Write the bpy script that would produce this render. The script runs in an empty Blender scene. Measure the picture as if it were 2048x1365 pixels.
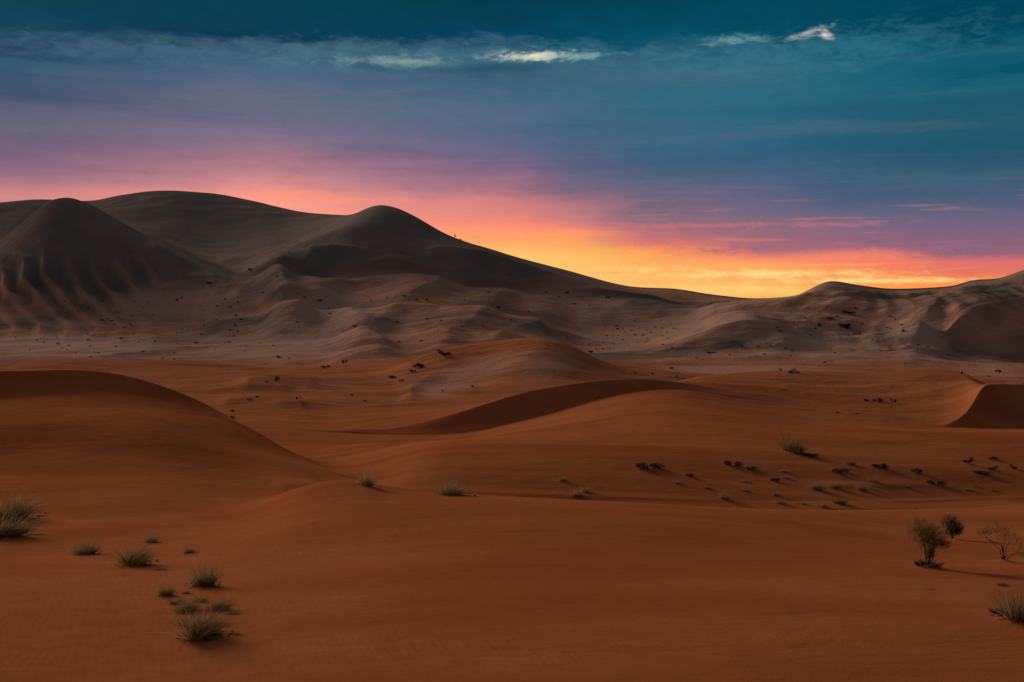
import bpy, math, random
import numpy as np
from math import radians, pi

C = bpy.context.scene
col = C.collection
random.seed(4)
rng = np.random.default_rng(11)

# ------------------------------------------------------------------ camera
K = 0.4663 / 1024.0          # tangent of the view per photograph pixel (2048 wide)
HY = 600.0                   # row of the true horizon in the photograph
cam_d = bpy.data.cameras.new('camera')
cam = bpy.data.objects.new('camera', cam_d)
col.objects.link(cam)
cam.location = (0, 0, 0)
cam.rotation_euler = (radians(90), 0, 0)
cam_d.sensor_width = 36.0
cam_d.lens = 18.0 / 0.4663
cam_d.shift_y = -(682.5 - HY) / 2048.0
cam_d.clip_end = 60000
cam_d.clip_start = 0.1
C.camera = cam
C.view_settings.view_transform = 'Standard'
C.view_settings.look = 'None'
C.view_settings.exposure = 0.0
C.view_settings.gamma = 1.0

SUN_AZ = -40.0               # degrees, left of the view axis, beyond the dunes
SUN_EL = 17.0

# ------------------------------------------------------------------ world
def lin(c):
    return tuple(((v / 255.0) / 12.92 if v / 255.0 <= 0.04045 else ((v / 255.0 + 0.055) / 1.055) ** 2.4) for v in c)

W = bpy.data.worlds.new('World')
C.world = W
W.use_nodes = True
nt = W.node_tree
nt.nodes.clear()

class G:
    """small helper to write shader maths"""
    def __init__(s, nt): s.nt = nt
    def n(s, t, **kw):
        nd = s.nt.nodes.new(t)
        for k, v in kw.items(): setattr(nd, k, v)
        return nd
    def put(s, sock, v):
        if hasattr(v, 'is_output') or hasattr(v, 'links'): s.nt.links.new(v, sock)
        else: sock.default_value = v
    def m(s, op, a, b=None, c=None, clamp=False):
        nd = s.n('ShaderNodeMath', operation=op, use_clamp=clamp)
        s.put(nd.inputs[0], a)
        if b is not None: s.put(nd.inputs[1], b)
        if c is not None: s.put(nd.inputs[2], c)
        return nd.outputs[0]
    def rng(s, v, a, b, c=0.0, d=1.0, smooth=True):
        nd = s.n('ShaderNodeMapRange')
        nd.interpolation_type = 'SMOOTHSTEP' if smooth else 'LINEAR'
        nd.clamp = True
        s.put(nd.inputs[0], v)
        nd.inputs[1].default_value = a; nd.inputs[2].default_value = b
        nd.inputs[3].default_value = c; nd.inputs[4].default_value = d
        return nd.outputs[0]
    def vec(s, x, y, z):
        nd = s.n('ShaderNodeCombineXYZ')
        for i, v in enumerate((x, y, z)): s.put(nd.inputs[i], v)
        return nd.outputs[0]
    def noise(s, v, scale=1.0, detail=4.0, rough=0.55, dist=0.0):
        nd = s.n('ShaderNodeTexNoise')
        s.nt.links.new(v, nd.inputs['Vector'])
        nd.inputs['Scale'].default_value = scale
        nd.inputs['Detail'].default_value = detail
        nd.inputs['Roughness'].default_value = rough
        nd.inputs['Distortion'].default_value = dist
        return nd.outputs['Fac']
    def mix(s, f, a, b, bt='MIX'):
        nd = s.n('ShaderNodeMix', data_type='RGBA', blend_type=bt)
        s.put(nd.inputs[0], f)
        for i, v in ((6, a), (7, b)):
            if isinstance(v, tuple): v = tuple(v)[:3] + (1,)
            s.put(nd.inputs[i], v)
        return nd.outputs[2]
    def ramp(s, f, stops):
        nd = s.n('ShaderNodeValToRGB')
        s.put(nd.inputs[0], f)
        el = nd.color_ramp.elements
        stops = sorted(stops)
        el[0].position = stops[0][0]; el[0].color = tuple(stops[0][1]) + (1,)
        el[1].position = stops[-1][0]; el[1].color = tuple(stops[-1][1]) + (1,)
        for p, c in stops[1:-1]:
            e = el.new(p); e.color = tuple(c) + (1,)
        return nd.outputs[0]

g = G(nt)
tc = g.n('ShaderNodeTexCoord')
sep = g.n('ShaderNodeSeparateXYZ')
nt.links.new(tc.outputs['Generated'], sep.inputs[0])
dx, dy, dz = sep.outputs
DEG = 180 / pi
az = g.m('MULTIPLY', g.m('ARCTAN2', dx, dy), DEG)                 # degrees right of the view axis
el = g.m('MULTIPLY', g.m('ARCSINE', dz), DEG)                     # degrees above the horizon

def AZ(px): return math.degrees(math.atan((px - 1024) * K))
def EL(px, py): return math.degrees(math.atan((HY - py) * K * math.cos(math.radians(AZ(px)))))

# cloud noises laid out on the sky by azimuth and elevation
p_a = g.vec(g.m('MULTIPLY', az, 0.11), g.m('MULTIPLY', el, 0.55), 3.1)
nA = g.m('SUBTRACT', g.noise(p_a, 1.0, 6, 0.6, 0.4), 0.5)
p_b = g.vec(g.m('MULTIPLY', az, 0.16), g.m('MULTIPLY', el, 2.2), 7.7)
nB = g.m('SUBTRACT', g.noise(p_b, 1.0, 5, 0.55, 0.2), 0.5)
p_c = g.vec(g.m('MULTIPLY', az, 0.9), g.m('MULTIPLY', el, 2.4), 1.3)
nC = g.m('SUBTRACT', g.noise(p_c, 1.0, 7, 0.62, 0.6), 0.5)

p_f = g.vec(g.m('MULTIPLY', az, 2.4), g.m('MULTIPLY', el, 5.5), 5.9)
nF = g.m('SUBTRACT', g.noise(p_f, 1.0, 6, 0.6, 0.5), 0.5)
warp = g.m('ADD', g.m('MULTIPLY', nA, 1.2), g.m('ADD', g.m('MULTIPLY', nB, 0.8), g.m('MULTIPLY', nC, g.rng(el, 8.0, 11.5, 0.1, 0.35))))
p_g = g.vec(g.m('MULTIPLY', az, 0.30), g.m('MULTIPLY', el, 1.3), 33.0)
nG = g.m('SUBTRACT', g.noise(p_g, 1.0, 4, 0.5, 0.3), 0.5)
warp = g.m('ADD', warp, g.m('MULTIPLY', nG, g.rng(el, 9.0, 11.0, 0.0, 2.2)))
elw = g.m('ADD', el, g.m('MULTIPLY', warp, g.rng(el, 2.5, 7.0, 0.22, 1.0)))
t = g.m('MULTIPLY', elw, 1 / 20.0, clamp=True)

SKY = {
 50:   [(400,(214,128,122)),(385,(200,118,122)),(350,(152,106,126)),(320,(130,96,128)),(290,(112,95,122)),(250,(96,98,120)),(215,(90,92,120)),(190,(62,80,110)),(150,(55,85,112)),(120,(48,88,110)),(100,(35,66,95)),(80,(36,74,99)),(66,(10,65,80)),(35,(0,65,90)),(0,(0,62,78))],
 500:  [(420,(255,148,118)),(395,(255,142,120)),(375,(224,132,126)),(350,(192,122,131)),(320,(168,112,128)),(290,(140,112,135)),(260,(125,106,134)),(230,(105,105,130)),(190,(104,108,128)),(165,(88,100,130)),(135,(75,105,130)),(95,(58,92,112)),(78,(40,68,98)),(65,(0,58,75)),(40,(2,62,82)),(0,(0,65,80))],
 1024: [(530,(255,206,120)),(510,(255,202,116)),(485,(255,172,98)),(458,(255,140,85)),(447,(244,114,84)),(430,(222,118,108)),(400,(205,110,112)),(375,(160,105,125)),(340,(132,102,136)),(300,(105,100,134)),(260,(80,102,133)),(200,(72,105,128)),(150,(62,98,120)),(130,(48,86,108)),(90,(45,88,112)),(76,(0,68,95)),(40,(2,62,84)),(0,(0,60,76))],
 1140: [(560,(255,204,118)),(515,(255,196,110)),(490,(255,168,94)),(468,(255,146,86)),(452,(248,122,88)),(438,(206,114,112)),(415,(176,110,120)),(380,(128,100,128)),(340,(96,98,128)),(280,(66,98,128)),(200,(66,106,128)),(150,(60,101,122)),(116,(46,96,118)),(90,(24,86,108)),(74,(0,74,98)),(0,(0,64,82))],
 1290: [(590,(255,196,112)),(545,(255,186,104)),(520,(255,170,94)),(502,(255,152,88)),(488,(232,124,98)),(474,(190,108,116)),(440,(152,106,122)),(400,(110,100,126)),(350,(66,95,124)),(300,(44,96,126)),(200,(50,106,126)),(150,(56,104,124)),(110,(46,98,118)),(86,(8,84,106)),(70,(0,78,102)),(0,(0,66,84))],
 1500: [(605,(255,186,92)),(580,(255,196,110)),(550,(255,166,90)),(530,(255,172,100)),(518,(246,136,104)),(505,(214,116,110)),(485,(166,106,118)),(440,(134,104,124)),(400,(108,100,132)),(370,(72,95,128)),(330,(42,92,122)),(290,(28,95,127)),(230,(22,100,125)),(190,(44,105,125)),(150,(55,108,125)),(110,(42,98,118)),(78,(42,96,114)),(68,(0,82,102)),(40,(0,72,95)),(0,(0,72,90))],
 1750: [(590,(255,168,84)),(565,(255,160,84)),(540,(252,134,92)),(520,(244,128,104)),(508,(222,116,110)),(490,(150,100,124)),(450,(122,100,128)),(400,(72,94,124)),(350,(36,90,116)),(290,(4,88,114)),(230,(4,92,114)),(180,(32,100,120)),(120,(28,98,118)),(85,(6,84,104)),(60,(0,72,92)),(0,(0,72,90))],
 1930: [(565,(255,146,80)),(545,(228,118,98)),(525,(226,116,108)),(508,(150,100,120)),(460,(125,100,128)),(420,(90,95,125)),(380,(60,91,119)),(340,(30,88,112)),(300,(0,85,108)),(230,(0,88,108)),(180,(20,96,116)),(150,(0,86,106)),(120,(18,94,114)),(90,(6,84,106)),(70,(0,70,90)),(0,(0,68,88))],
}
cols = []
for px in sorted(SKY):
    st = []
    for py, c in SKY[px]:
        st.append((min(0.999, max(0.0, EL(px, py) / 20.0)), lin(c)))
    cols.append((AZ(px), g.ramp(t, st)))
sky = cols[0][1]
azw = g.m('ADD', az, g.m('MULTIPLY', nA, 6.0))
for i in range(1, len(cols)):
    f = g.rng(azw, cols[i - 1][0], cols[i][0], smooth=False)
    sky = g.mix(f, sky, cols[i][1])

# broad mottling of the overcast
sky = g.mix(g.rng(nC, -0.2, 0.25, 0.0, 0.12), sky, lin((60, 100, 128)), 'SOFT_LIGHT')
p_l = g.vec(g.m('MULTIPLY', az, 0.05), g.m('MULTIPLY', el, 0.9), 21.0)
nL = g.noise(p_l, 1.0, 5, 0.6, 0.5)
sky = g.mix(g.m('MULTIPLY', g.rng(nL, 0.5, 0.7, 0.0, 0.30), g.m('MULTIPLY', g.rng(el, 3.5, 6.5), g.rng(el, 12.5, 11.0))), sky, g.mix(0.5, sky, lin((20, 60, 90))))
sky = g.mix(g.m('MULTIPLY', g.rng(nL, 0.48, 0.3, 0.0, 0.12), g.m('MULTIPLY', g.rng(el, 3.5, 6.5), g.rng(el, 12.5, 11.0))), sky, lin((112, 128, 140)))
hs = g.n('ShaderNodeHueSaturation'); nt.links.new(sky, hs.inputs['Color']); nt.links.new(g.m('MULTIPLY_ADD', g.m('MULTIPLY', g.rng(el, 2.6, 4.2), g.rng(el, 11.0, 8.5)), -0.10, 1.0), hs.inputs['Saturation']); sky = hs.outputs[0]
# glowing streaks low over the horizon
p_s = g.vec(g.m('MULTIPLY', az, 0.22), g.m('MULTIPLY', el, 5.5), 12.3)
nS = g.noise(p_s, 1.0, 4, 0.55, 0.25)
low = g.m('MULTIPLY', g.rng(el, 2.4, 0.6), g.m('MULTIPLY', g.rng(az, 0.0, 6.0), g.rng(az, 25.0, 19.0)))
sky = g.mix(g.m('MULTIPLY', g.rng(nS, 0.53, 0.70, 0.0, 0.65), low), sky, (1.0, 0.66, 0.19))
sky = g.mix(g.m('MULTIPLY', g.rng(nS, 0.45, 0.30, 0.0, 0.3), low), sky, (0.80, 0.20, 0.10))
p_s2 = g.vec(g.m('MULTIPLY', az, 0.16), g.m('MULTIPLY', el, 3.4), 2.9)
nS2 = g.noise(p_s2, 1.0, 4, 0.55, 0.2)
pinkz = g.m('MULTIPLY', g.rng(el, 6.4, 4.2), g.rng(el, 1.8, 2.8))
sky = g.mix(g.m('MULTIPLY', g.rng(nS2, 0.54, 0.72, 0.0, 0.28), pinkz), sky, (0.86, 0.26, 0.17))

def blob(px, py, wx, wy, tilt=0.0):
    """soft elongated patch on the sky, ragged by the cloud noise"""
    a0, e0 = AZ(px), EL(px, py)
    ax = wx * K * DEG; ey = wy * K * DEG
    u = g.m('MULTIPLY', g.m('SUBTRACT', az, a0), 1 / ax)
    v = g.m('MULTIPLY', g.m('SUBTRACT', g.m('SUBTRACT', el, e0), g.m('MULTIPLY', g.m('SUBTRACT', az, a0), tilt)), 1 / ey)
    r = g.m('SQRT', g.m('ADD', g.m('MULTIPLY', u, u), g.m('MULTIPLY', v, v)))
    r = g.m('ADD', r, g.m('ADD', g.m('MULTIPLY', nC, 3.0), g.m('MULTIPLY', nF, 1.2)))
    return g.rng(r, 1.35, -0.25)
def patch(px, py, wx, wy, c, f, tilt=0.0):
    global sky
    sky = g.mix(g.m('MULTIPLY', blob(px, py, wx, wy, tilt), f), sky, lin(c))
# lighter gap below the dark cloud deck, dark lens cloud, ragged fringe, bright breaks
patch(900, 112, 420, 30, (84, 128, 142), 0.45)
patch(360, 106, 420, 22, (72, 106, 130), 0.5)
patch(860, 128, 200, 9, (96, 138, 146), 0.7)
patch(1640, 100, 330, 40, (54, 118, 136), 0.55, 0.05)
patch(990, 134, 150, 17, (34, 78, 104), 0.85)
patch(1250, 100, 34, 22, (0, 78, 104), 0.8)
patch(735, 118, 22, 12, (40, 78, 104), 0.8)
patch(800, 121, 90, 11, (140, 164, 164), 0.8)
patch(1076, 112, 100, 12, (150, 182, 180), 0.9)
patch(1072, 112, 66, 8, (255, 240, 204), 1.0)
patch(1150, 112, 90, 7, (120, 160, 164), 0.8)
patch(1450, 80, 46, 10, (112, 160, 168), 0.85, 0.06)
patch(1520, 78, 42, 7, (108, 158, 166), 0.7, 0.06)
patch(1610, 68, 44, 8, (180, 190, 184), 0.85, 0.28)
patch(1650, 70, 17, 8, (236, 214, 214), 0.95, -0.35)
patch(1330, 484, 150, 15, (196, 110, 118), 0.75)
patch(1570, 498, 170, 15, (146, 102, 124), 0.85)
patch(1900, 496, 150, 14, (136, 100, 124), 0.7)
patch(1540, 548, 240, 10, (255, 226, 140), 0.9)
patch(1740, 562, 260, 6, (255, 222, 140), 0.85)
patch(1480, 580, 200, 9, (255, 216, 126), 0.7)
patch(1260, 538, 130, 6, (255, 220, 130), 0.7)
patch(1400, 451, 330, 6, (216, 112, 112), 0.6)
patch(1700, 512, 150, 14, (255, 140, 104), 0.6)
patch(1180, 520, 140, 36, (255, 190, 96), 0.45)
patch(600, 392, 130, 14, (255, 150, 106), 0.5)

# the rest of the overcast dome, overhead and behind the camera
dome = g.ramp(g.rng(el, 14, 90, smooth=False), [(0.0, (0.006, 0.056, 0.085)), (0.25, (0.05, 0.07, 0.085)), (0.5, (0.09, 0.085, 0.09)), (1.0, (0.10, 0.09, 0.095))])
p_d = g.n('ShaderNodeMapping'); nt.links.new(tc.outputs['Generated'], p_d.inputs[0]); p_d.inputs['Scale'].default_value = (1, 1, 2.5)
nD = g.noise(p_d.outputs[0], 3.0, 6, 0.6, 0.5)
dome = g.mix(g.rng(nD, 0.3, 0.75, 0.0, 0.5), dome, (0.12, 0.11, 0.13))
sky = g.mix(g.rng(el, 15.2, 24.0), sky, dome)
back = g.rng(g.m('ABSOLUTE', az), 50, 110)
sky = g.mix(g.m('MULTIPLY', back, g.rng(el, 50, 12)), sky, (0.05, 0.045, 0.06))
sky = g.mix(g.rng(el, 0.0, -1.5), sky, (0.030, 0.014, 0.008))

nish = g.n('ShaderNodeTexSky', sky_type='NISHITA')
nish.sun_disc = False
nish.sun_elevation = radians(SUN_EL)
nish.sun_rotation = radians(SUN_AZ)
bg1 = g.n('ShaderNodeBackground'); nt.links.new(sky, bg1.inputs[0]); bg1.inputs[1].default_value = 1.0
bg2 = g.n('ShaderNodeBackground'); nt.links.new(nish.outputs[0], bg2.inputs[0]); bg2.inputs[1].default_value = 0.05
mx = g.n('ShaderNodeMixShader'); mx.inputs[0].default_value = 0.008      # the overcast lets a little clear sky through
nt.links.new(bg1.outputs[0], mx.inputs[1]); nt.links.new(bg2.outputs[0], mx.inputs[2])
wo = g.n('ShaderNodeOutputWorld'); nt.links.new(mx.outputs[0], wo.inputs[0])
W.cycles.sampling_method = 'MANUAL'
W.cycles.sample_map_resolution = 1024

# ------------------------------------------------------------------ sun, low and veiled by cloud
sd = bpy.data.lights.new('sun', 'SUN')
sd.energy = 2.1
sd.angle = radians(20)
sd.color = (1.0, 0.78, 0.66)
sun = bpy.data.objects.new('sun', sd)
col.objects.link(sun)
a, e = radians(SUN_AZ), radians(SUN_EL)
from mathutils import Vector
sun.rotation_euler = Vector((math.sin(a) * math.cos(e), math.cos(a) * math.cos(e), math.sin(e))).to_track_quat('Z', 'Y').to_euler()

# ------------------------------------------------------------------ terrain
def pchip(xk, yk, x):
    xk = np.asarray(xk, float); yk = np.asarray(yk, float)
    h = np.diff(xk); dl = np.diff(yk) / h
    m = np.zeros_like(yk)
    for i in range(1, len(xk) - 1):
        if dl[i - 1] * dl[i] > 0:
            w1 = 2 * h[i] + h[i - 1]; w2 = h[i] + 2 * h[i - 1]
            m[i] = (w1 + w2) / (w1 / dl[i - 1] + w2 / dl[i])
    x = np.clip(x, xk[0], xk[-1])
    i = np.clip(np.searchsorted(xk, x) - 1, 0, len(xk) - 2)
    s = (x - xk[i]) / h[i]
    return (yk[i] * (1 + 2 * s) * (1 - s) ** 2 + h[i] * m[i] * s * (1 - s) ** 2
            + yk[i + 1] * s * s * (3 - 2 * s) - h[i] * m[i + 1] * s * s * (1 - s))

# Long profiles running across the desert, near to far.  Each knot: bearing (px), sight line (py), distance d in metres.
# kind: crest sharpness as a list of (px, crease 0..1)
def z_of(py, d): return (HY - py) * K * d
CUR = []
def curve(knots, rows, crease=0.0, z=None):
    CUR.append(dict(k=knots, rows=rows, crease=crease, z=z))

L, R = -700, 2900
curve([(L, 0, .6), (R, 0, .6)], 0, z=-1.75)
curve([(L, 0, 6), (R, 0, 6)], 12, z=-3.4)
curve([(L, 1390, 16.8), (R, 1390, 16.8)], 18)
curve([(L, 1228, 22), (0, 1228, 22), (500, 1236, 22), (1024, 1230, 22), (R, 1232, 22)], 40)
curve([(L, 1118, 34), (0, 1118, 34), (300, 1118, 34), (520, 1104, 34), (800, 1086, 34), (1024, 1080, 34), (1500, 1088, 35), (R, 1108, 36)], 45)
curve([(L, 1078, 42), (0, 1075, 42), (300, 1073, 42), (480, 1060, 42), (600, 1022, 42), (720, 1008, 42), (1000, 1013, 42), (1250, 1029, 41), (1500, 1051, 40), (1830, 1086, 39.5), (2048, 1092, 40), (R, 1092, 41)], 30)
# crest of the near dune
curve([(L, 1040, 50), (0, 1036, 50), (300, 1034, 50), (430, 1030, 50), (520, 1016, 50), (600, 985, 49.5), (650, 969, 50), (720, 967, 50), (800, 977, 49.5), (870, 985, 49), (1000, 993, 49), (1250, 1005, 50), (1450, 1015, 51), (1650, 1020, 52), (1850, 1018, 55), (2048, 1012, 58), (R, 1000, 62)], 26,
      crease=[(L, 0), (480, 0), (620, .6), (700, 1), (1700, 1), (2000, .2), (R, 0)])
# hollow behind it / apron of the left dune
curve([(L, 960, 62), (0, 955, 62), (300, 955, 62), (450, 972, 62), (550, 985, 61), (620, 990, 60), (660, 985, 60), (700, 980, 60), (760, 992, 58), (870, 1000, 57), (1250, 1016, 57.5), (1650, 1026, 59.5), (2048, 1012, 66), (R, 1000, 70)], 26)
curve([(L, 846, 74), (0, 842, 74), (200, 840, 74), (300, 848, 73.5), (420, 884, 72), (520, 922, 69), (600, 948, 66), (680, 972, 63.5), (760, 975, 61), (870, 980, 60), (1250, 993, 60), (1650, 1004, 62.5), (2048, 994, 69), (R, 980, 73)], 34)
# foot of the left dune's slip face
curve([(L, 800, 83.5), (0, 797, 83.5), (120, 790, 83.5), (220, 788, 83.3), (300, 797, 82.5), (360, 812, 81.8), (410, 826, 80.6), (460, 845, 79), (520, 876, 76.5), (600, 920, 72), (680, 957, 67), (740, 966, 66), (870, 942, 64.5), (1250, 952, 64.5), (1650, 968, 67), (2048, 968, 73), (R, 960, 77)], 24,
      crease=[(L, .8), (350, .7), (500, 0), (R, 0)])
# its crest
curve([(L, 745, 86.6), (0, 742, 86.6), (150, 738, 86.8), (250, 749, 86), (330, 773, 84.4), (400, 801, 82.8), (450, 830, 80.8), (520, 870, 77.8), (600, 914, 73), (680, 953, 68), (740, 945, 69.5), (870, 906, 70), (1250, 911, 70), (1650, 926, 73), (2048, 928, 79), (R, 925, 82)], 22,
      crease=[(L, 1), (680, 1), (760, 0), (R, 0)])
curve([(L, 910, 100), (0, 905, 100), (500, 900, 98), (640, 912, 92), (760, 903, 84), (870, 888, 79), (1000, 884, 79), (1250, 882, 79), (1450, 878, 81), (1650, 880, 84), (2048, 878, 90), (R, 878, 92)], 30)
# foot of the winding slip face
curve([(L, 858, 128), (300, 858, 128), (500, 858, 127), (600, 862, 125), (700, 868, 123), (800, 871, 121), (880, 871, 120), (950, 866, 120), (1010, 850, 121.5), (1080, 833, 124), (1150, 812, 127), (1250, 787, 131), (1350, 778, 133.5), (1430, 790, 134.5), (1510, 806, 132), (1600, 824, 128.5), (1750, 843, 123.5), (1880, 855, 121), (2048, 858, 121), (R, 858, 121)], 44,
      crease=[(L, 0), (560, 0), (720, .3), (1250, .3), (1500, 0), (1680, 0), (1900, .6), (R, .6)])
# winding crest
curve([(L, 850, 134), (300, 850, 134), (500, 850, 132), (600, 857, 127.5), (700, 861, 124.5), (760, 860, 123.5), (850, 845, 123.6), (950, 815, 124.6), (1050, 785, 127.8), (1150, 768, 131.4), (1260, 758, 134.4), (1350, 763.5, 135.8), (1430, 776, 138.5), (1510, 788, 139), (1600, 802, 138), (1750, 822, 132), (1850, 846, 124.5), (1880, 852, 121.8), (1900, 846, 122.0), (1930, 829, 123.2), (1948, 805, 125.2), (1956, 786, 126.8), (1968, 769, 128.6), (2010, 769, 137), (2060, 771, 146), (R, 775, 150)], 30,
      crease=[(L, 0), (560, 0), (720, 1), (1300, 1), (1520, 0), (1720, 0), (1900, 1), (R, 1)])
# hollow behind / crest of the right middle dune
curve([(L, 828, 150), (600, 828, 150), (900, 815, 150), (1050, 800, 152), (1200, 790, 155), (1320, 782, 160), (1390, 760, 168), (1440, 748, 170), (1560, 743, 172), (1650, 743, 172), (1750, 745, 172), (1850, 738, 172), (1910, 744, 168), (1940, 753, 162), (1960, 766, 157), (1985, 780, 160), (2048, 786, 165), (R, 790, 165)], 34,
      crease=[(L, 0), (1400, 0), (1500, 1), (1930, 1), (1980, 0), (R, 0)])
curve([(L, 792, 185), (500, 792, 185), (700, 795, 183), (800, 797, 181), (880, 788, 180), (980, 793, 180), (1100, 788, 182), (1300, 786, 190), (1500, 788, 200), (R, 790, 200)], 26,
      crease=[(L, 0), (740, 0), (820, 1), (960, 1), (1020, 0), (R, 0)])
curve([(L, 770, 215), (600, 770, 213), (760, 776, 208), (830, 778, 206), (950, 772, 206), (1030, 757, 210), (1080, 758, 210), (1130, 763, 210), (1200, 768, 212), (1300, 778, 220), (1500, 790, 222), (R, 790, 222)], 22,
      crease=[(L, 0), (1000, 0), (1050, 1), (1120, 1), (1150, 0), (R, 0)])
# central dome
curve([(L, 752, 248), (400, 752, 248), (600, 752, 244), (720, 752, 240), (780, 744, 240), (840, 712, 246), (900, 694, 251), (975, 684, 255), (1060, 676, 257), (1110, 682, 256), (1160, 700, 253), (1195, 722, 250), (1250, 738, 249), (1330, 746, 250), (1500, 774, 255), (R, 776, 255)], 44,
      crease=[(L, 0), (760, 0), (850, .8), (980, .8), (1080, .2), (1180, .6), (1250, 0), (R, 0)])
# thin far edge of the red sand
curve([(L, 738, 285), (0, 728, 285), (75, 721, 286), (100, 716, 286), (200, 718, 287), (300, 718, 287), (400, 722, 286), (480, 731, 285), (560, 736, 284), (640, 734, 284), (720, 728, 284), (800, 730, 285), (1000, 745, 288), (1300, 748, 288), (1500, 750, 290), (R, 755, 290)], 26,
      crease=[(L, 1), (640, 1), (800, 0), (R, 0)])
curve([(L, 742, 335), (600, 744, 335), (720, 722, 335), (900, 715, 335), (1100, 720, 335), (1300, 735, 335), (1450, 738, 335), (1700, 738, 335), (1900, 742, 330), (2048, 752, 320), (R, 755, 320)], 18)
curve([(L, 718, 400), (800, 705, 400), (1000, 695, 400), (1190, 712, 408), (1300, 712, 415), (1400, 706, 418), (1480, 700, 420), (1600, 706, 415), (1750, 712, 405), (1850, 718, 405), (1920, 722, 410), (2048, 728, 410), (R, 735, 410)], 26)
# spur rising right of centre; foot of the right bowl
curve([(L, 690, 455), (400, 690, 455), (700, 678, 450), (900, 665, 445), (1050, 672, 440), (1190, 708, 432), (1290, 697, 436), (1400, 665, 442), (1455, 646, 444), (1500, 640, 446), (1545, 652, 448), (1600, 676, 446), (1680, 690, 440), (1800, 695, 435), (1860, 694, 435), (1900, 704, 438), (1960, 714, 440), (2048, 728, 435), (R, 735, 435)], 34,
      crease=[(L, 0), (1150, .2), (1220, 1), (1480, 1), (1560, 0), (1870, 0), (1910, .3), (R, .3)])
curve([(L, 645, 520), (0, 640, 520), (300, 645, 520), (500, 635, 520), (560, 615, 520), (640, 628, 520), (740, 622, 520), (840, 612, 520), (950, 622, 520), (1060, 640, 520), (1190, 668, 520), (1300, 664, 520), (1400, 645, 520), (1500, 628, 510), (1600, 628, 500), (1750, 640, 485), (1820, 648, 468), (1862, 658, 458), (1886, 668, 451), (1912, 636, 462), (1960, 611, 473), (2048, 598, 480), (2200, 585, 480), (R, 585, 480)], 36,
      crease=[(L, 0), (1850, 0), (1900, .5), (R, .5)])
# ridge of the left mound / foot of the dark face under the peak
curve([(L, 590, 640), (-150, 572, 640), (0, 484, 640), (60, 432, 640), (110, 397, 640), (135, 394, 640), (170, 404, 640), (230, 437, 640), (300, 476, 640), (400, 528, 635), (480, 556, 620), (560, 560, 600), (640, 560, 598), (700, 556, 600), (760, 548, 602), (810, 545, 604), (880, 565, 604), (1000, 578, 604), (1130, 585, 600), (1280, 598, 595), (1400, 616, 570), (1500, 606, 560), (1600, 600, 535), (1700, 600, 530), (1850, 600, 530), (1960, 590, 510), (2048, 570, 510), (R, 565, 510)], 60,
      crease=[(L, .8), (130, .8), (400, .5), (500, 0), (780, 0), (850, .6), (1100, .6), (1250, 0), (R, 0)])
curve([(L, 600, 740), (0, 510, 740), (100, 450, 740), (200, 455, 740), (300, 490, 720), (400, 525, 700), (480, 540, 672), (560, 525, 650), (640, 505, 635), (700, 490, 628), (760, 500, 622), (820, 515, 620), (880, 493, 634), (960, 501, 633), (1050, 529, 624), (1150, 558, 614), (1280, 590, 610), (1400, 606, 590), (1500, 601, 590), (1590, 597, 560), (1660, 582, 560), (1750, 588, 560), (1900, 585, 560), (2048, 556, 540), (R, 540, 540)], 30,
      crease=[(L, 0), (800, 0), (860, 1), (1080, 1), (1200, 0), (R, 0)])
# skyline of the peak and of the right hills
curve([(L, 560, 860), (0, 480, 860), (200, 445, 860), (320, 455, 850), (450, 480, 830), (560, 480, 780), (640, 462, 750), (700, 434, 730), (730, 418, 722), (760, 410, 720), (790, 415, 718), (820, 428, 716), (900, 472, 708), (1000, 505, 700), (1130, 540, 690), (1280, 575, 675), (1340, 577, 670), (1430, 590, 660), (1510, 597, 655), (1590, 592, 630), (1625, 576, 620), (1660, 562, 615), (1720, 571, 612), (1790, 578, 612), (1900, 573, 612), (1950, 560, 605), (1990, 558, 600), (2048, 540, 590), (2200, 500, 580), (R, 500, 580)], 40,
      crease=[(L, 0), (680, 0), (760, .6), (R, .8)])
# skyline of the great left dune
curve([(L, 430, 1000), (-200, 412, 1000), (0, 405, 1000), (80, 399, 1000), (170, 402, 1000), (250, 389, 1000), (320, 381, 1000), (420, 387, 1000), (500, 401, 990), (600, 424, 970), (700, 434, 940), (760, 450, 940), (900, 520, 940), (1100, 620, 940), (1300, 640, 940), (R, 640, 940)], 46,
      crease=[(L, .8), (700, .8), (900, 0), (R, 0)])
curve([(L, 0, 1400), (R, 0, 1400)], 14, z=-28)
curve([(L, 0, 9000), (R, 0, 9000)], 10, z=-34)

# columns: dense in and around the view, sparse round the back
u_in = (np.arange(-560, 2620, 2.2) - 1024) * K
azf = np.radians(76)
out_r = np.tan(np.linspace(np.arctan(u_in[-1]), azf, 70)[1:])
out_l = -np.tan(np.linspace(np.arctan(-u_in[0]), azf, 70)[1:])[::-1]
U = np.concatenate([out_l, u_in, out_r])
PX = U / K + 1024
NC = len(U)
nk = len(CUR)
Dk = np.zeros((nk, NC)); Zk = np.zeros((nk, NC)); Ck = np.zeros((nk, NC))
for i, c in enumerate(CUR):
    kx = [q[0] for q in c['k']]
    Dk[i] = pchip(kx, [q[2] for q in c['k']], PX)
    if i: Dk[i] = np.maximum(Dk[i], Dk[i - 1] + 0.7)
    if c['z'] is not None: Zk[i] = c['z']
    else:
        Zk[i] = (HY - pchip(kx, [q[1] for q in c['k']], PX)) * K * Dk[i]
    if c['crease']: Ck[i] = np.interp(PX, [q[0] for q in c['crease']], [q[1] for q in c['crease']])
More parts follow.
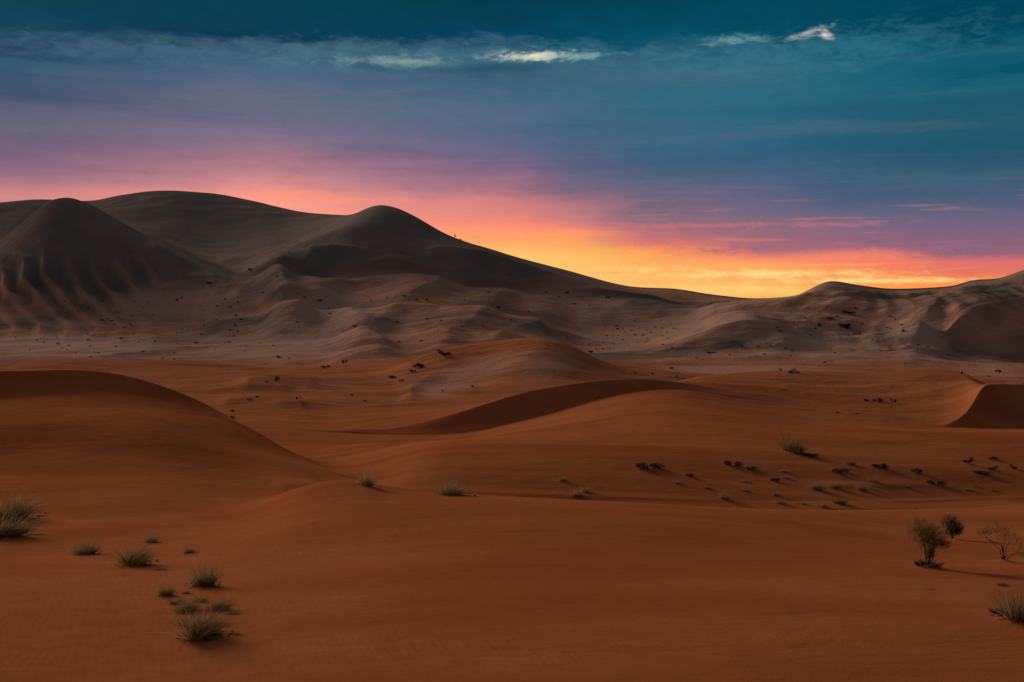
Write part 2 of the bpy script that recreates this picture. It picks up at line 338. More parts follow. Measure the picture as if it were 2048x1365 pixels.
# wind leaves no kinks: smooth every long profile sideways
def smooth(a, sig):
    n = int(sig * 3 / 2.2) + 1
    k = np.exp(-.5 * (np.arange(-n, n + 1) * 2.2 / sig) ** 2); k /= k.sum()
    return np.convolve(np.pad(a, n, mode='edge'), k, 'valid')
for i in range(1, nk):
    s1, s2 = (32, 32) if i < 11 else (32, 10) if i in (12, 13, 14) else (20, 20) if i < 19 else (9, 9)
    if i == 11: s1, s2 = 32, 32
    w_ = np.clip((PX - 1800) / 70, 0, 1)
    for A_ in (Dk, Zk, Ck):
        a1 = smooth(A_[i], s1); A_[i] = a1 if s1 == s2 else a1 * (1 - w_) + smooth(A_[i], s2) * w_
# far to the sides the relief settles to a lower sea of dunes
side = np.clip((np.abs(PX - 1024) - 1500) / 2500, 0, 1); side = side * side * (3 - 2 * side)
for i in range(nk):
    tgt = np.interp(Dk[i], [0, 12, 60, 300, 900, 9000], [-1.75, -4.3, -9, -16, 10, -34])
    Zk[i] = Zk[i] * (1 - side) + tgt * side
S = np.diff(Zk, axis=0) / np.diff(Dk, axis=0)
H = np.diff(Dk, axis=0)
Ms = np.zeros((nk, NC))
for i in range(1, nk - 1):
    a_, b_ = S[i - 1], S[i]; h0, h1 = H[i - 1], H[i]
    w1 = 2 * h1 + h0; w2 = h1 + 2 * h0
    ok = a_ * b_ > 0
    den = np.where(ok, w1 / np.where(ok, a_, 1) + w2 / np.where(ok, b_, 1), 1)
    Ms[i] = np.where(ok, (w1 + w2) / den, 0)
    Ms[i] = smooth(Ms[i], 38 if i < 19 else 10)
Rows_d = []; Rows_z = []; Rows_c = []
for i in range(nk - 1):
    n = CUR[i + 1]['rows']
    m0 = Ms[i] * (1 - Ck[i]) + S[i] * Ck[i]
    m1 = Ms[i + 1] * (1 - Ck[i + 1]) + S[i] * Ck[i + 1]
    for j in range(n):
        s = j / n
        h = H[i]
        zz = (Zk[i] * (1 + 2 * s) * (1 - s) ** 2 + h * m0 * s * (1 - s) ** 2
              + Zk[i + 1] * s * s * (3 - 2 * s) - h * m1 * s * s * (1 - s))
        Rows_d.append(Dk[i] + s * h); Rows_z.append(zz); Rows_c.append(i + s)
Rows_d.append(Dk[-1]); Rows_z.append(Zk[-1]); Rows_c.append(nk - 1)
D = np.array(Rows_d); Z = np.array(Rows_z); RC = np.array(Rows_c)
X = U[None, :] * D

# gradient noise
_perm = rng.permutation(512)
_perm = np.concatenate([_perm, _perm])
_ga = rng.random(1024) * 2 * pi
def gnoise(x, y):
    xi = np.floor(x).astype(np.int64); yi = np.floor(y).astype(np.int64)
    fx = x - xi; fy = y - yi
    ux = fx * fx * fx * (fx * (fx * 6 - 15) + 10); uy = fy * fy * fy * (fy * (fy * 6 - 15) + 10)
    def gr(ix, iy, ox, oy):
        h = _perm[(_perm[ix & 511] + iy) & 511]
        an = _ga[h]
        return np.cos(an) * ox + np.sin(an) * oy
    n00 = gr(xi, yi, fx, fy); n10 = gr(xi + 1, yi, fx - 1, fy)
    n01 = gr(xi, yi + 1, fx, fy - 1); n11 = gr(xi + 1, yi + 1, fx - 1, fy - 1)
    return (n00 * (1 - ux) + n10 * ux) * (1 - uy) + (n01 * (1 - ux) + n11 * ux) * uy
def sst(v, a, b):
    q = np.clip((v - a) / (b - a), 0, 1); return q * q * (3 - 2 * q)

PXG = np.broadcast_to(PX[None, :], D.shape)
PYG = HY - Z / (K * D)
# broad soft undulation growing with distance, quiet right at the crests
near_knot = np.abs(RC - np.round(RC))
quiet = (0.25 + 0.75 * sst(near_knot, 0.0, 0.25))[:, None]
quiet = np.where(RC[:, None] < 4.5, 1.0, quiet)
bump = (0.30 * gnoise(X / 11 + 3, D / 9) * sst(D, 14, 40) * (1 - sst(D, 90, 160))
        + 1.3 * gnoise(X / 34 + 9, D / 26) * sst(D, 110, 200) * (1 - sst(D, 330, 480) * .3)
        + 2.2 * gnoise(X / 75 + 5, D / 60) * sst(D, 330, 480)
        + 1.1 * gnoise(X / 24 + 1, D / 17) * sst(D, 330, 450)
        + 0.35 * gnoise(X / 9 + 1, D / 6) * sst(D, 300, 420))
rid = 1 - np.abs(gnoise((PXG - .55 * PYG) / 46 + 3 * gnoise(X / 90, D / 90), PYG / 150)) * 2.2
rid2 = 1 - np.abs(gnoise((PXG + 1.1 * PYG) / 60 + 2 * gnoise(X / 70 + 3, D / 80), (PXG - PYG) / 330)) * 2.2
steep = (RC[:, None] > 20.6) & (RC[:, None] < 25)
bump = bump + steep * (0.5 * rid * sst(PXG, 250, 350) * (1 - sst(PXG, 420, 560)) + 0.8 * rid2 * sst(PXG, 460, 560) * (1 - sst(PXG, 900, 1100)) * (1 - sst(PYG, 560, 610)) + .7 * rid * sst(PXG, 1450, 1700))
rip = 1 - np.abs(gnoise(X / 13 + .5 * gnoise(X / 40, D / 40), D / 5.5)) * 2.4
bump = bump + .26 * rip * sst(D, 320, 400) * (1 - sst(D, 540, 640))
bump = bump + .34 * (1 - np.abs(gnoise(X / 15 + 6, D / 8)) * 2.2) * sst(D, 105, 150) * (1 - sst(D, 280, 330))
def ridge(pts, w, h, lo=19.0, hi=24.4, asym=2.2):
    """a low spur along a line on the ground, steeper on its right flank"""
    out = np.zeros_like(D)
    for (x0, y0), (x1, y1) in zip(pts[:-1], pts[1:]):
        ux, uy = x1 - x0, y1 - y0; ln = math.hypot(ux, uy); ux /= ln; uy /= ln
        al = (PXG - x0) * ux + (PYG - y0) * uy
        pe = (PXG - x0) * uy - (PYG - y0) * ux + 14 * gnoise(X / 30, D / 30)
        if uy < 0: pe = -pe
        over = np.maximum(0, np.maximum(-al, al - ln))
        pe = np.where(pe > 0, pe * asym, pe)
        q_ = np.sqrt(pe * pe + over * over * 1.2) / w
        out = np.maximum(out, np.exp(-q_ ** 1.6))
    m_ = sst(RCG, lo - .3, lo + .3) * (1 - sst(RCG, hi - .3, hi + .3))
    return out * h * m_
RCG = np.broadcast_to(RC[:, None], D.shape)
for pts, w_, h_ in (([(740, 440), (650, 500), (560, 560)], 60, 6.0), ([(830, 512), (700, 560), (610, 625)], 55, 5.0), ([(560, 566), (575, 600)], 55, 5.0),
                    ([(640, 600), (700, 650), (760, 700)], 50, 3.6), ([(880, 575), (800, 620), (740, 668)], 55, 4.5), ([(1010, 590), (960, 640), (900, 680)], 60, 4.0), ([(1100, 640), (1000, 675)], 40, 2.5),
                    ([(1655, 572), (1560, 612), (1430, 634)], 30, 3.0), ([(1720, 600), (1640, 645), (1570, 680)], 60, 2.6), ([(1945, 572), (1870, 620), (1840, 670)], 50, 3.5), ([(1300, 600), (1180, 640)], 60, 3.0),
                    ([(330, 490), (420, 560), (470, 610)], 50, 4.0), ([(520, 430), (470, 500)], 50, 4.0)):
    bump = bump + ridge(pts, w_, h_)
bump = bump + ridge([(720, 966), (640, 972), (575, 990)], 34, .30, 5.2, 7.6, 1.6)
bump = bump + ridge([(460, 800), (600, 812), (760, 800)], 24, .9, 12.8, 14.6) + ridge([(700, 742), (620, 770), (500, 780)], 24, .9, 14.0, 16.4)
bump = bump + ridge([(170, 406), (240, 470), (300, 545)], 40, 5.0, 20.5, 22.6) + ridge([(100, 400), (60, 470), (40, 560)], 40, 4.0, 20.5, 22.4)
bump = bump + ridge([(978, 688), (900, 735), (822, 788)], 26, 1.1, 14.4, 16.3)
bump = bump + ridge([(240, 752), (420, 766), (560, 790)], 30, .8, 13.6, 16.3)
# wind-cut ribs down the face of the left mound
ph = (PXG - 0.50 * (PYG - 500) - 0.0006 * (PYG - 500) ** 2) / 52 + 0.9 * gnoise(X / 80, D / 60) + .26 * gnoise(X / 20, D / 20)
tri = np.abs((ph % 1.0) - 0.35)
rib = np.where((ph % 1.0) < 0.35, (ph % 1.0) / 0.35, (1 - (ph % 1.0)) / 0.65)
rib = rib ** 1.2
wr = sst(PXG, -200, 0) * (1 - sst(PXG, 240, 380)) * sst(PYG, 470, 540) * (1 - sst(PYG + 30 * gnoise(X / 40, D / 40), 560, 705)) * (RC[:, None] > 20.0) * (RC[:, None] < 23.0)
bump = bump + (2.4 + 2.4 * (1 - sst(PYG, 560, 640))) * (rib - .5) * wr * (0.7 + 1.4 * np.clip(gnoise(X / 40 + 7, D / 30) + .35, 0, 1))
skyl = np.minimum(1, 0.12 + np.abs(RC - 25.0))[:, None] * np.ones_like(D)
Z = Z + bump * quiet * (1 + (np.minimum(1, .15 + np.abs(RC - 24.0))[:, None] - 1) * sst(PXG, 640, 760)) * skyl

# nothing in front may rise over the far right skyline
i_s = int(np.argmax(RC >= 25.0 - 1e-6)); lim = (Z[i_s] / D[i_s])[None, :] * D - .5
m_ = (sst(PXG, 1240, 1300) * (RC[:, None] > 19) * (RC[:, None] < 24.97)).astype(float)
k_ = .7
Zl = -k_ * np.logaddexp(-Z / k_, -lim / k_)
Z = Z * (1 - m_) + Zl * m_
# ---- soil pattern, fixed to the ground: rust streaks, pale loose sand, sparse olive growth, darker rib troughs, painted slip-face shade at the dome
def ell(px, py, wx, wy, tilt=0.0):
    a_ = (PXG - px); b_ = (PYG - py) - tilt * a_
    q_ = np.sqrt((a_ / wx) ** 2 + (b_ / wy) ** 2) + .5 * gnoise(X / 14, D / 14) * np.where(D > 330, 1, .6) + .25 * gnoise(X / 5, D / 5)
    return 1 - sst(q_, .35, 1.1)
RCG = np.broadcast_to(RC[:, None], D.shape)
FARR = RCG > 18.0
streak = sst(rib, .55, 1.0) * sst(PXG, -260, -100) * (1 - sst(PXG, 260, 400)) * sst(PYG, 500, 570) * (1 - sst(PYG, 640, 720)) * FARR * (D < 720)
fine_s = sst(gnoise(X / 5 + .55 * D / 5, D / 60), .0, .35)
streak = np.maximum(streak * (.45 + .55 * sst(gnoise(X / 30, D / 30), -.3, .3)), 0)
pale = np.zeros_like(D)
for q_ in ((950, 745, 170, 34, -.25), (1090, 735, 75, 34, 0), (880, 775, 110, 26, -.15)):
    pale = np.maximum(pale, ell(*q_) * ((RCG > 14.6) & (RCG < 17.2)))
for q_ in ((1330, 655, 240, 44, -.08), (1180, 620, 150, 26, 0), (660, 640, 200, 60, 0), (1640, 690, 180, 34, 0), (1480, 740, 200, 12, 0), (1640, 750, 130, 12, 0), (1990, 752, 70, 26, .2), (560, 690, 260, 40, 0), (120, 690, 260, 30, 0), (1540, 600, 120, 14, -.2), (1840, 690, 70, 60, 0), (330, 610, 170, 40, 0)):
    pale = np.maximum(pale, .8 * ell(*q_) * (RCG > 17.5))
oliv = np.zeros_like(D)
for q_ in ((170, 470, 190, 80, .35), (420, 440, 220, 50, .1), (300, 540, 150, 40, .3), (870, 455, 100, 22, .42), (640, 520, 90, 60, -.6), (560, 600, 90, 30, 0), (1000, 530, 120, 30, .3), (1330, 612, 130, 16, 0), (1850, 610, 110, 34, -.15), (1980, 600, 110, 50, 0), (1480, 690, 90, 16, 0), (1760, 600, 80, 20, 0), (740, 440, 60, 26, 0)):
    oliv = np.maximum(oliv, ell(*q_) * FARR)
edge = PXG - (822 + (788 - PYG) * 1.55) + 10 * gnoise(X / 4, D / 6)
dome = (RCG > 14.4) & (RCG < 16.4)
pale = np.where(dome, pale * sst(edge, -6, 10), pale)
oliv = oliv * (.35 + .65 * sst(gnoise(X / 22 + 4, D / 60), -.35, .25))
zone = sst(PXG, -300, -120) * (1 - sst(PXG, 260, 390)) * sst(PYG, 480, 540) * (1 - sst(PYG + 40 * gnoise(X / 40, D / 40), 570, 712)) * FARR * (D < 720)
oliv = np.maximum(oliv * (1 - .5 * zone), .85 * zone * (1 - sst(rib, .25, .75)))  # darker in the troughs between the ribs
oliv = np.maximum(oliv, .45 * dome * sst(edge, -60, -14) * (1 - sst(edge, -10, 4)) * sst(PXG, 740, 800) * (1 - sst(PXG, 950, 985)))  # shade of the dome's slip face, painted as a dark strip along its edge
SOIL_SHADE = np.stack([streak, pale, oliv], -1)

def hit(px, py):
    """world point where the sight line px,py meets the sand"""
    j = (px - 1024) * K
    c = int(np.argmin(np.abs(U - j)))
    ray = (HY - py) * K
    d = D[:, c]; z = Z[:, c]
    over = z - ray * d
    i0 = np.argmax(RC > 1.5)
    for i in range(i0, len(d) - 1):
        if over[i] < 0 <= over[i + 1]:
            f = -over[i] / (over[i + 1] - over[i])
            dd = d[i] + f * (d[i + 1] - d[i])
            return (j * dd, dd, ray * dd)
    return None
def ground(x, y):
    c = int(np.argmin(np.abs(U - x / y)))
    return float(np.interp(y, D[:, c], Z[:, c]))

# sand piled round the larger tufts
MOUNDS = []
def add_mound(x, y, r, h):
    global Z
    r2 = ((X - x) ** 2 + (D - y) ** 2) / (r * r)
    Z = Z + np.where(r2 < 9, h * np.exp(-r2), 0)

def sand_material():
    m = bpy.data.materials.new('sand'); m.use_nodes = True
    t_ = m.node_tree; t_.nodes.clear(); q = G(t_)
    geo = q.n('ShaderNodeNewGeometry')
    sp = q.n('ShaderNodeSeparateXYZ'); t_.links.new(geo.outputs['Position'], sp.inputs[0])
    x, y, z = sp.outputs
    pos = geo.outputs['Position']
    big = q.noise(q.vec(q.m('MULTIPLY', x, .012), q.m('MULTIPLY', y, .02), 0.0), 1.0, 5, .55, .6)
    mid = q.noise(q.vec(q.m('MULTIPLY', x, .07), q.m('MULTIPLY', y, .16), q.m('MULTIPLY', z, .2)), 1.0, 6, .6, .8)
    fine = q.noise(pos, 1.6, 8, .65, 0)
    red = q.mix(q.rng(mid, .3, .7), (0.44, 0.138, 0.044), (0.51, 0.170, 0.060))
    red = q.mix(q.rng(fine, .35, .7, 0, .35), red, (0.37, 0.112, 0.036))
    bro = q.noise(q.vec(q.m('MULTIPLY', x, .045), q.m('MULTIPLY', y, .075), 9.0), 1.0, 4, .5, .8)
    red = q.mix(q.rng(bro, .42, .68, 0, .6), red, (0.33, 0.085, 0.026))
    spk = q.noise(pos, 14.0, 3, .7, 0)
    red = q.mix(q.rng(spk, .62, .72, 0, .35), red, (0.26, 0.09, 0.04))
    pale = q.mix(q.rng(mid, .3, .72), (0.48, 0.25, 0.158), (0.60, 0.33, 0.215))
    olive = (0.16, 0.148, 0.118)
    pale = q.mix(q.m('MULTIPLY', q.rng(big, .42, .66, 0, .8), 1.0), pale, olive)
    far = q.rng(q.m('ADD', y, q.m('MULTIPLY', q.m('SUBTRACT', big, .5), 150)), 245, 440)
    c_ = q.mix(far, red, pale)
    at = q.n('ShaderNodeAttribute'); at.attribute_name = 'soil_shade'
    ss = q.n('ShaderNodeSeparateXYZ'); t_.links.new(at.outputs['Vector'], ss.inputs[0])
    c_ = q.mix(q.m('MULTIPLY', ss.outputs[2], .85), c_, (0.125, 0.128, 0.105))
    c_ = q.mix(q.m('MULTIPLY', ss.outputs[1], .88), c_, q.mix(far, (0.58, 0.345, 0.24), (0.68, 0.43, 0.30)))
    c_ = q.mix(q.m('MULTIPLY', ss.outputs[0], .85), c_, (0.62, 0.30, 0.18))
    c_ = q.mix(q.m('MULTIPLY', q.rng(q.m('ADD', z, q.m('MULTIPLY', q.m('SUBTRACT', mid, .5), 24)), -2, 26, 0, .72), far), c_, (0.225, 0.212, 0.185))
    # coarse dark grains and dry crust flecks
    c_ = q.mix(q.m('MULTIPLY', q.rng(y, 95, 190), q.m('SUBTRACT', 1.0, far)), c_, q.mix(.5, c_, (0.50, 0.215, 0.105)))
    fl = q.noise(q.vec(q.m('MULTIPLY', x, .5), q.m('MULTIPLY', y, .5), z), 1.0, 9, .7, .3)
    c_ = q.mix(q.m('MULTIPLY', q.rng(fl, .58, .74, 0, .55), far), c_, (0.13, 0.12, 0.095))
    bs = q.n('ShaderNodeBsdfPrincipled')
    t_.links.new(c_, bs.inputs['Base Color'])
    bs.inputs['Roughness'].default_value = 0.95
    bs.inputs['Specular IOR Level'].default_value = 0.0
    # wind ripples, and grain
    rn = q.noise(q.vec(q.m('MULTIPLY', x, .35), q.m('MULTIPLY', y, .35), 0.0), 1.0, 3, .5, 0)
    wv = q.m('SINE', q.m('ADD', q.m('MULTIPLY', q.m('ADD', x, q.m('MULTIPLY', y, .35)), 34.0), q.m('MULTIPLY', rn, 26.0)))
    hgt = q.m('ADD', q.m('MULTIPLY', wv, q.rng(bro, .40, .62, 0.0016, .0003)), q.m('MULTIPLY', q.noise(pos, 22.0, 4, .6, 0), .010))
    near = q.rng(y, 90, 25)
    hgt = q.m('MULTIPLY', hgt, near)
    sm = q.noise(q.vec(q.m('MULTIPLY', x, .25), q.m('MULTIPLY', y, .5), 3.0), 1.0, 5, .6, .4)
    hgt = q.m('ADD', hgt, q.m('MULTIPLY', sm, q.rng(y, 20, 400, .10, .9)))
    bp = q.n('ShaderNodeBump'); bp.inputs['Strength'].default_value = .8; bp.inputs['Distance'].default_value = 1.0
    t_.links.new(hgt, bp.inputs['Height']); t_.links.new(bp.outputs[0], bs.inputs['Normal'])
    o = q.n('ShaderNodeOutputMaterial'); t_.links.new(bs.outputs[0], o.inputs[0])
    return m
SAND = sand_material()

def tag(o, label=None, cat=None, group=None, kind=None):
    if label: o['label'] = label
    if cat: o['category'] = cat
    if group: o['group'] = group
    if kind: o['kind'] = kind
    return o

def build_terrain():
    # close the circle round the back of the camera
    nb = 90
    ab = np.linspace(azf, 2 * pi - azf, nb + 2)[1:-1]
    w = (np.arange(nb) + 1) / (nb + 1)
    w = w * w * (3 - 2 * w)
    Rr = D[:, -1] / math.cos(azf)
    Rl = D[:, 0] / math.cos(azf)
    XB = np.zeros((len(D), nb)); YB = XB.copy(); ZB = XB.copy()
    for q in range(nb):
        r = Rr * (1 - w[q]) + Rl * w[q]
        XB[:, q] = r * math.sin(ab[q]); YB[:, q] = r * math.cos(ab[q])
        ZB[:, q] = Z[:, -1] * (1 - w[q]) + Z[:, 0] * w[q]
    XA = np.concatenate([X, XB], 1); YA = np.concatenate([D, YB], 1); ZA = np.concatenate([Z, ZB], 1)
    nr, nc = XA.shape
    SA = np.concatenate([SOIL_SHADE, np.zeros((nr, nb, 3))], 1)
    # per-vertex normals of the whole sheet, so that the pieces join without a seam
    P = np.stack([XA, YA, ZA], -1)
    dc = np.roll(P, -1, 1) - np.roll(P, 1, 1)
    dr = np.gradient(P, axis=0)
    N = np.cross(dc, dr); N /= np.maximum(np.linalg.norm(N, axis=-1, keepdims=True), 1e-9)
    N[N[..., 2] < 0] *= -1
    def piece(name, r0, r1, label):
        rows = r1 - r0 + 1
        v = P[r0:r1 + 1].reshape(-1, 3)
        nn = N[r0:r1 + 1].reshape(-1, 3)
        ii = np.arange((rows - 1) * nc).reshape(rows - 1, nc)
        base = (np.arange(rows - 1)[:, None] * nc)
        j = np.arange(nc)[None, :]; j2 = (j + 1) % nc
        quads = np.stack([base + j, base + j2, base + nc + j2, base + nc + j], -1).reshape(-1, 4)
        extra = []
        if r0 == 0:
            v = np.concatenate([v, [[0, 0, -1.75]]]); nn = np.concatenate([nn, [[0, 0, 1.0]]])
        me = bpy.data.meshes.new(name)
        nq = len(quads); nt_ = nc if r0 == 0 else 0
        me.vertices.add(len(v)); me.vertices.foreach_set('co', v.astype(np.float32).ravel())
        loops = quads.ravel()
        starts = np.arange(nq) * 4; tot = np.full(nq, 4)
        if nt_:
            tr = np.stack([np.full(nc, len(v) - 1), (np.arange(nc) + 1) % nc, np.arange(nc)], -1)
            loops = np.concatenate([loops, tr.ravel()])
            starts = np.concatenate([starts, nq * 4 + np.arange(nc) * 3]); tot = np.concatenate([tot, np.full(nc, 3)])
        me.loops.add(len(loops)); me.loops.foreach_set('vertex_index', loops.astype(np.int32))
        me.polygons.add(len(starts)); me.polygons.foreach_set('loop_start', starts.astype(np.int32))
        me.polygons.foreach_set('loop_total', tot.astype(np.int32))
        me.update(calc_edges=True)
        me.polygons.foreach_set('use_smooth', np.ones(len(starts), bool))
        me.normals_split_custom_set_from_vertices(nn.astype(np.float32))
        sv = SA[r0:r1 + 1].reshape(-1, 3)
        if r0 == 0: sv = np.concatenate([sv, [[0, 0, 0]]])
        at = me.attributes.new('soil_shade', 'FLOAT_VECTOR', 'POINT')
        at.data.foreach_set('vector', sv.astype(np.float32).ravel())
        me.materials.append(SAND)
        o = bpy.data.objects.new(name, me); col.objects.link(o)
        tag(o, label, None, None, 'structure')
        return o
    r_a = int(np.argmax(RC >= 12.0)); r_b = int(np.argmax(RC >= 19.5))
    piece('sand_ground', 0, r_a, 'near slope of red sand with a low crest and a dark left dune')
    piece('dunes', r_a, r_b, 'middle dunes of orange red sand with a winding dark slip face')
    piece('hills', r_b, nr - 1, 'great far dunes of greyish sand against the sunset')

# ------------------------------------------------------------------ plants
def leaf_mat(name, c1, c2, transl=0.25):
    m = bpy.data.materials.new(name); m.use_nodes = True
    t_ = m.node_tree; t_.nodes.clear(); q = G(t_)
    oi = q.n('ShaderNodeObjectInfo'); geo = q.n('ShaderNodeNewGeometry')
    n_ = q.noise(geo.outputs['Position'], 9.0, 3, .6)
    f = q.m('ADD', q.m('MULTIPLY', geo.outputs['Random Per Island'], .6), q.m('MULTIPLY', n_, .4))
    c_ = q.mix(f, c1, c2)
    bs = q.n('ShaderNodeBsdfPrincipled'); t_.links.new(c_, bs.inputs['Base Color'])
    bs.inputs['Roughness'].default_value = .75; bs.inputs['Specular IOR Level'].default_value = .2
    tr = q.n('ShaderNodeBsdfTranslucent'); t_.links.new(c_, tr.inputs[0])
    mx = q.n('ShaderNodeMixShader'); mx.inputs[0].default_value = transl
    t_.links.new(bs.outputs[0], mx.inputs[1]); t_.links.new(tr.outputs[0], mx.inputs[2])
    o = q.n('ShaderNodeOutputMaterial'); t_.links.new(mx.outputs[0], o.inputs[0])
    return m
M_GREEN = leaf_mat('olive_blades', (0.12, 0.10, 0.026), (0.26, 0.20, 0.062), .45)
M_DRY = leaf_mat('dry_straw', (0.30, 0.20, 0.075), (0.46, 0.32, 0.14), .5)
M_DARK = leaf_mat('dark_foliage', (0.012, 0.022, 0.010), (0.030, 0.045, 0.020), .15)
M_TEAL = leaf_mat('blue_green_foliage', (0.014, 0.036, 0.022), (0.032, 0.062, 0.040), .2)
M_WOOD = leaf_mat('woody_stem', (0.025, 0.018, 0.012), (0.06, 0.042, 0.028), 0.0)

class MB:
    def __init__(s): s.v = []; s.f = []
    def blade(s, p, d, length, width, bend, segs=3):
        """tapering curved grass blade from p, starting along d, bending towards vector bend"""
        p = np.array(p, float); d = np.array(d, float); d /= np.linalg.norm(d)
        bend = np.array(bend, float)
        side = np.cross(d, (rng.random(3) - .5)); side /= (np.linalg.norm(side) + 1e-9)
        n0 = len(s.v)
        st = length / segs
        for i in range(segs + 1):
            w = width * (1 - i / segs) * .5
            if i < segs:
                s.v.append(tuple(p - side * w)); s.v.append(tuple(p + side * w))
            else: s.v.append(tuple(p))
            p = p + d * st
            d = d + bend * (1.0 / segs); d /= np.linalg.norm(d)
        for i in range(segs - 1):
            a_ = n0 + 2 * i; s.f.append((a_, a_ + 1, a_ + 3, a_ + 2))
        a_ = n0 + 2 * (segs - 1); s.f.append((a_, a_ + 1, a_ + 2))
    def leaf(s, p, size):
        p = np.array(p, float)
        a_ = rng.normal(size=3); a_ /= np.linalg.norm(a_)
        b_ = np.cross(a_, rng.normal(size=3)); b_ /= np.linalg.norm(b_)
        n0 = len(s.v)
        for q in (a_ * size, b_ * size * .4, -a_ * size, -b_ * size * .4): s.v.append(tuple(p + q))
        s.f.append((n0, n0 + 1, n0 + 2, n0 + 3))
    def tube(s, pts, r0, r1, n=5):
        pts = [np.array(p, float) for p in pts]
        n0 = len(s.v)
        for i, p in enumerate(pts):
            d = pts[min(i + 1, len(pts) - 1)] - pts[max(i - 1, 0)]; d /= np.linalg.norm(d)
            a_ = np.cross(d, (0.3, 1, 0.2)); a_ /= np.linalg.norm(a_); b_ = np.cross(d, a_)
            r = r0 + (r1 - r0) * i / (len(pts) - 1)
            for k in range(n):
                th = 2 * pi * k / n
                s.v.append(tuple(p + r * (math.cos(th) * a_ + math.sin(th) * b_)))
        for i in range(len(pts) - 1):
            for k in range(n):
                a_ = n0 + i * n + k; b_ = n0 + i * n + (k + 1) % n
                s.f.append((a_, b_, b_ + n, a_ + n))
        s.f.append(tuple(n0 + (len(pts) - 1) * n + k for k in range(n)))
    def mesh(s, name, mat):
        me = bpy.data.meshes.new(name); me.from_pydata(s.v, [], s.f); me.materials.append(mat); me.update()
        return me
def obj(name, me, parent=None):
    o = bpy.data.objects.new(name, me); col.objects.link(o)
    if parent: o.parent = parent
    return o

WIND = np.array((1.0, -0.15, -0.1))
def tuft_meshes(n, h=.55, w=1.0, bend=1.1, bw=.012, lean=.35, upright=.6):
    cl = [(rng.normal() * .13, rng.normal() * .13, .6 + .8 * rng.random()) for _ in range(6)]
    """unit-width wind-blown tussock: living blades and dry straw"""
    out = []
    for frac, hh in ((.55, h), (.45, h * 1.25)):
        mb = MB()
        for i in range(int(n * frac)):
            r = .30 * w * math.sqrt(rng.random()); th = rng.random() * 2 * pi
            cc = cl[int(rng.integers(6))]
            p = (r * math.cos(th) * .5 + cc[0], r * math.sin(th) * .5 + cc[1], -.03)
            o_ = np.array((math.cos(th), math.sin(th), 0)) * (r / (.3 * w)) * .9
            d = o_ + np.array((rng.normal() * .25, rng.normal() * .25, upright + rng.random() * .6)) + WIND * lean * .5
            ln = hh * cc[2] * (0.35 + .8 * rng.random())
            mb.blade(p, d, ln, bw * (.7 + .6 * rng.random()), WIND * lean + o_ * .5 + np.array((0, 0, -bend * (.4 + .6 * rng.random()))))
        out.append(mb)
    return out
def shrub_mesh(n, size=.05, flat=.6, clumps=7, twig=12):
    mb = MB()
    cs = []
    for i in range(clumps):
        th = rng.random() * 2 * pi; r = .33 * math.sqrt(rng.random())
        cs.append((r * math.cos(th), r * math.sin(th), flat * (.12 + .33 * rng.random()), .10 + .11 * rng.random()))
    for i in range(n):
        c_ = cs[rng.integers(len(cs))]
        q = rng.normal(size=3); q /= np.linalg.norm(q); q *= c_[3] * rng.random() ** .4
        mb.leaf((c_[0] + q[0], c_[1] + q[1], max(0, c_[2] + q[2] * .9)), size * (.6 + .8 * rng.random()))
    tw = MB()
    for i in range(twig):
        c_ = cs[i % len(cs)]
        p0 = np.array((c_[0] * .15, c_[1] * .15, -.05)); p1 = np.array((c_[0], c_[1], c_[2]))
        m_ = (p0 + p1) / 2 + rng.normal(size=3) * .03
        tw.tube([p0, m_, p1], .014, .004, 4)
    return mb, tw

TUFT = []
for i in range(4):
    g_, d_ = tuft_meshes([760, 620, 900, 700][i], h=[.55, .7, .5, .62][i], bw=.0125, lean=[.5, .3, .7, .4][i], bend=[1.1, .8, 1.3, 1.0][i])
    lt = MB()
    for _ in range(170):
        th = rng.random() * 2 * pi; rr = .22 + .34 * rng.random() ** 1.5
        lt.blade((rr * math.cos(th) + .08, rr * math.sin(th), .0), (rng.normal(), rng.normal(), .25), .10 + .16 * rng.random(), .014, (0, 0, -.9), 2)
    TUFT.append((g_.mesh('green_blades', M_GREEN), d_.mesh('dry_blades', M_DRY), lt.mesh('dead_litter', M_WOOD)))
STRAW = []
for i in range(3):
    g_, d_ = tuft_meshes(260, h=.6, bw=.026, lean=.4, bend=1.1, upright=.5)
    mb = MB(); mb.v = g_.v + d_.v; mb.f = g_.f + [tuple(k + len(g_.v) for k in f) for f in d_.f]
    STRAW.append(mb.mesh('dry_tussock', M_DRY))
OLIVE = []
for i in range(3):
    g_, d_ = tuft_meshes(260, h=.55, bw=.03, lean=.4, bend=1.0)
    mb = MB(); mb.v = g_.v + d_.v; mb.f = g_.f + [tuple(k + len(g_.v) for k in f) for f in d_.f]
    OLIVE.append(mb.mesh('olive_tussock', M_GREEN))
DARK = []
for i in range(4):
    a_, b_ = shrub_mesh(420, .045, flat=[.6, .45, .9, .7][i], clumps=[7, 9, 5, 6][i])
    DARK.append((a_.mesh('foliage', M_DARK), b_.mesh('stems', M_WOOD)))
SPECK = []
for i in range(5):
    a_, b_ = shrub_mesh(110, .085, flat=[.7, .5, 1.0, .8, .55][i], clumps=[4, 5, 3, 4, 6][i], twig=3)
    n0 = len(a_.v); a_.f += [tuple(k + n0 for k in f) for f in b_.f]; a_.v += b_.v
    SPECK.append(a_.mesh('speck_shrub', M_DARK))

def place(px, py):
    h_ = hit(px, py)
    if h_ is None:
        for dy in range(1, 60):
            for s_ in (1, -1):
                h_ = hit(px, py + s_ * dy)
                if h_: return h_
    return h_

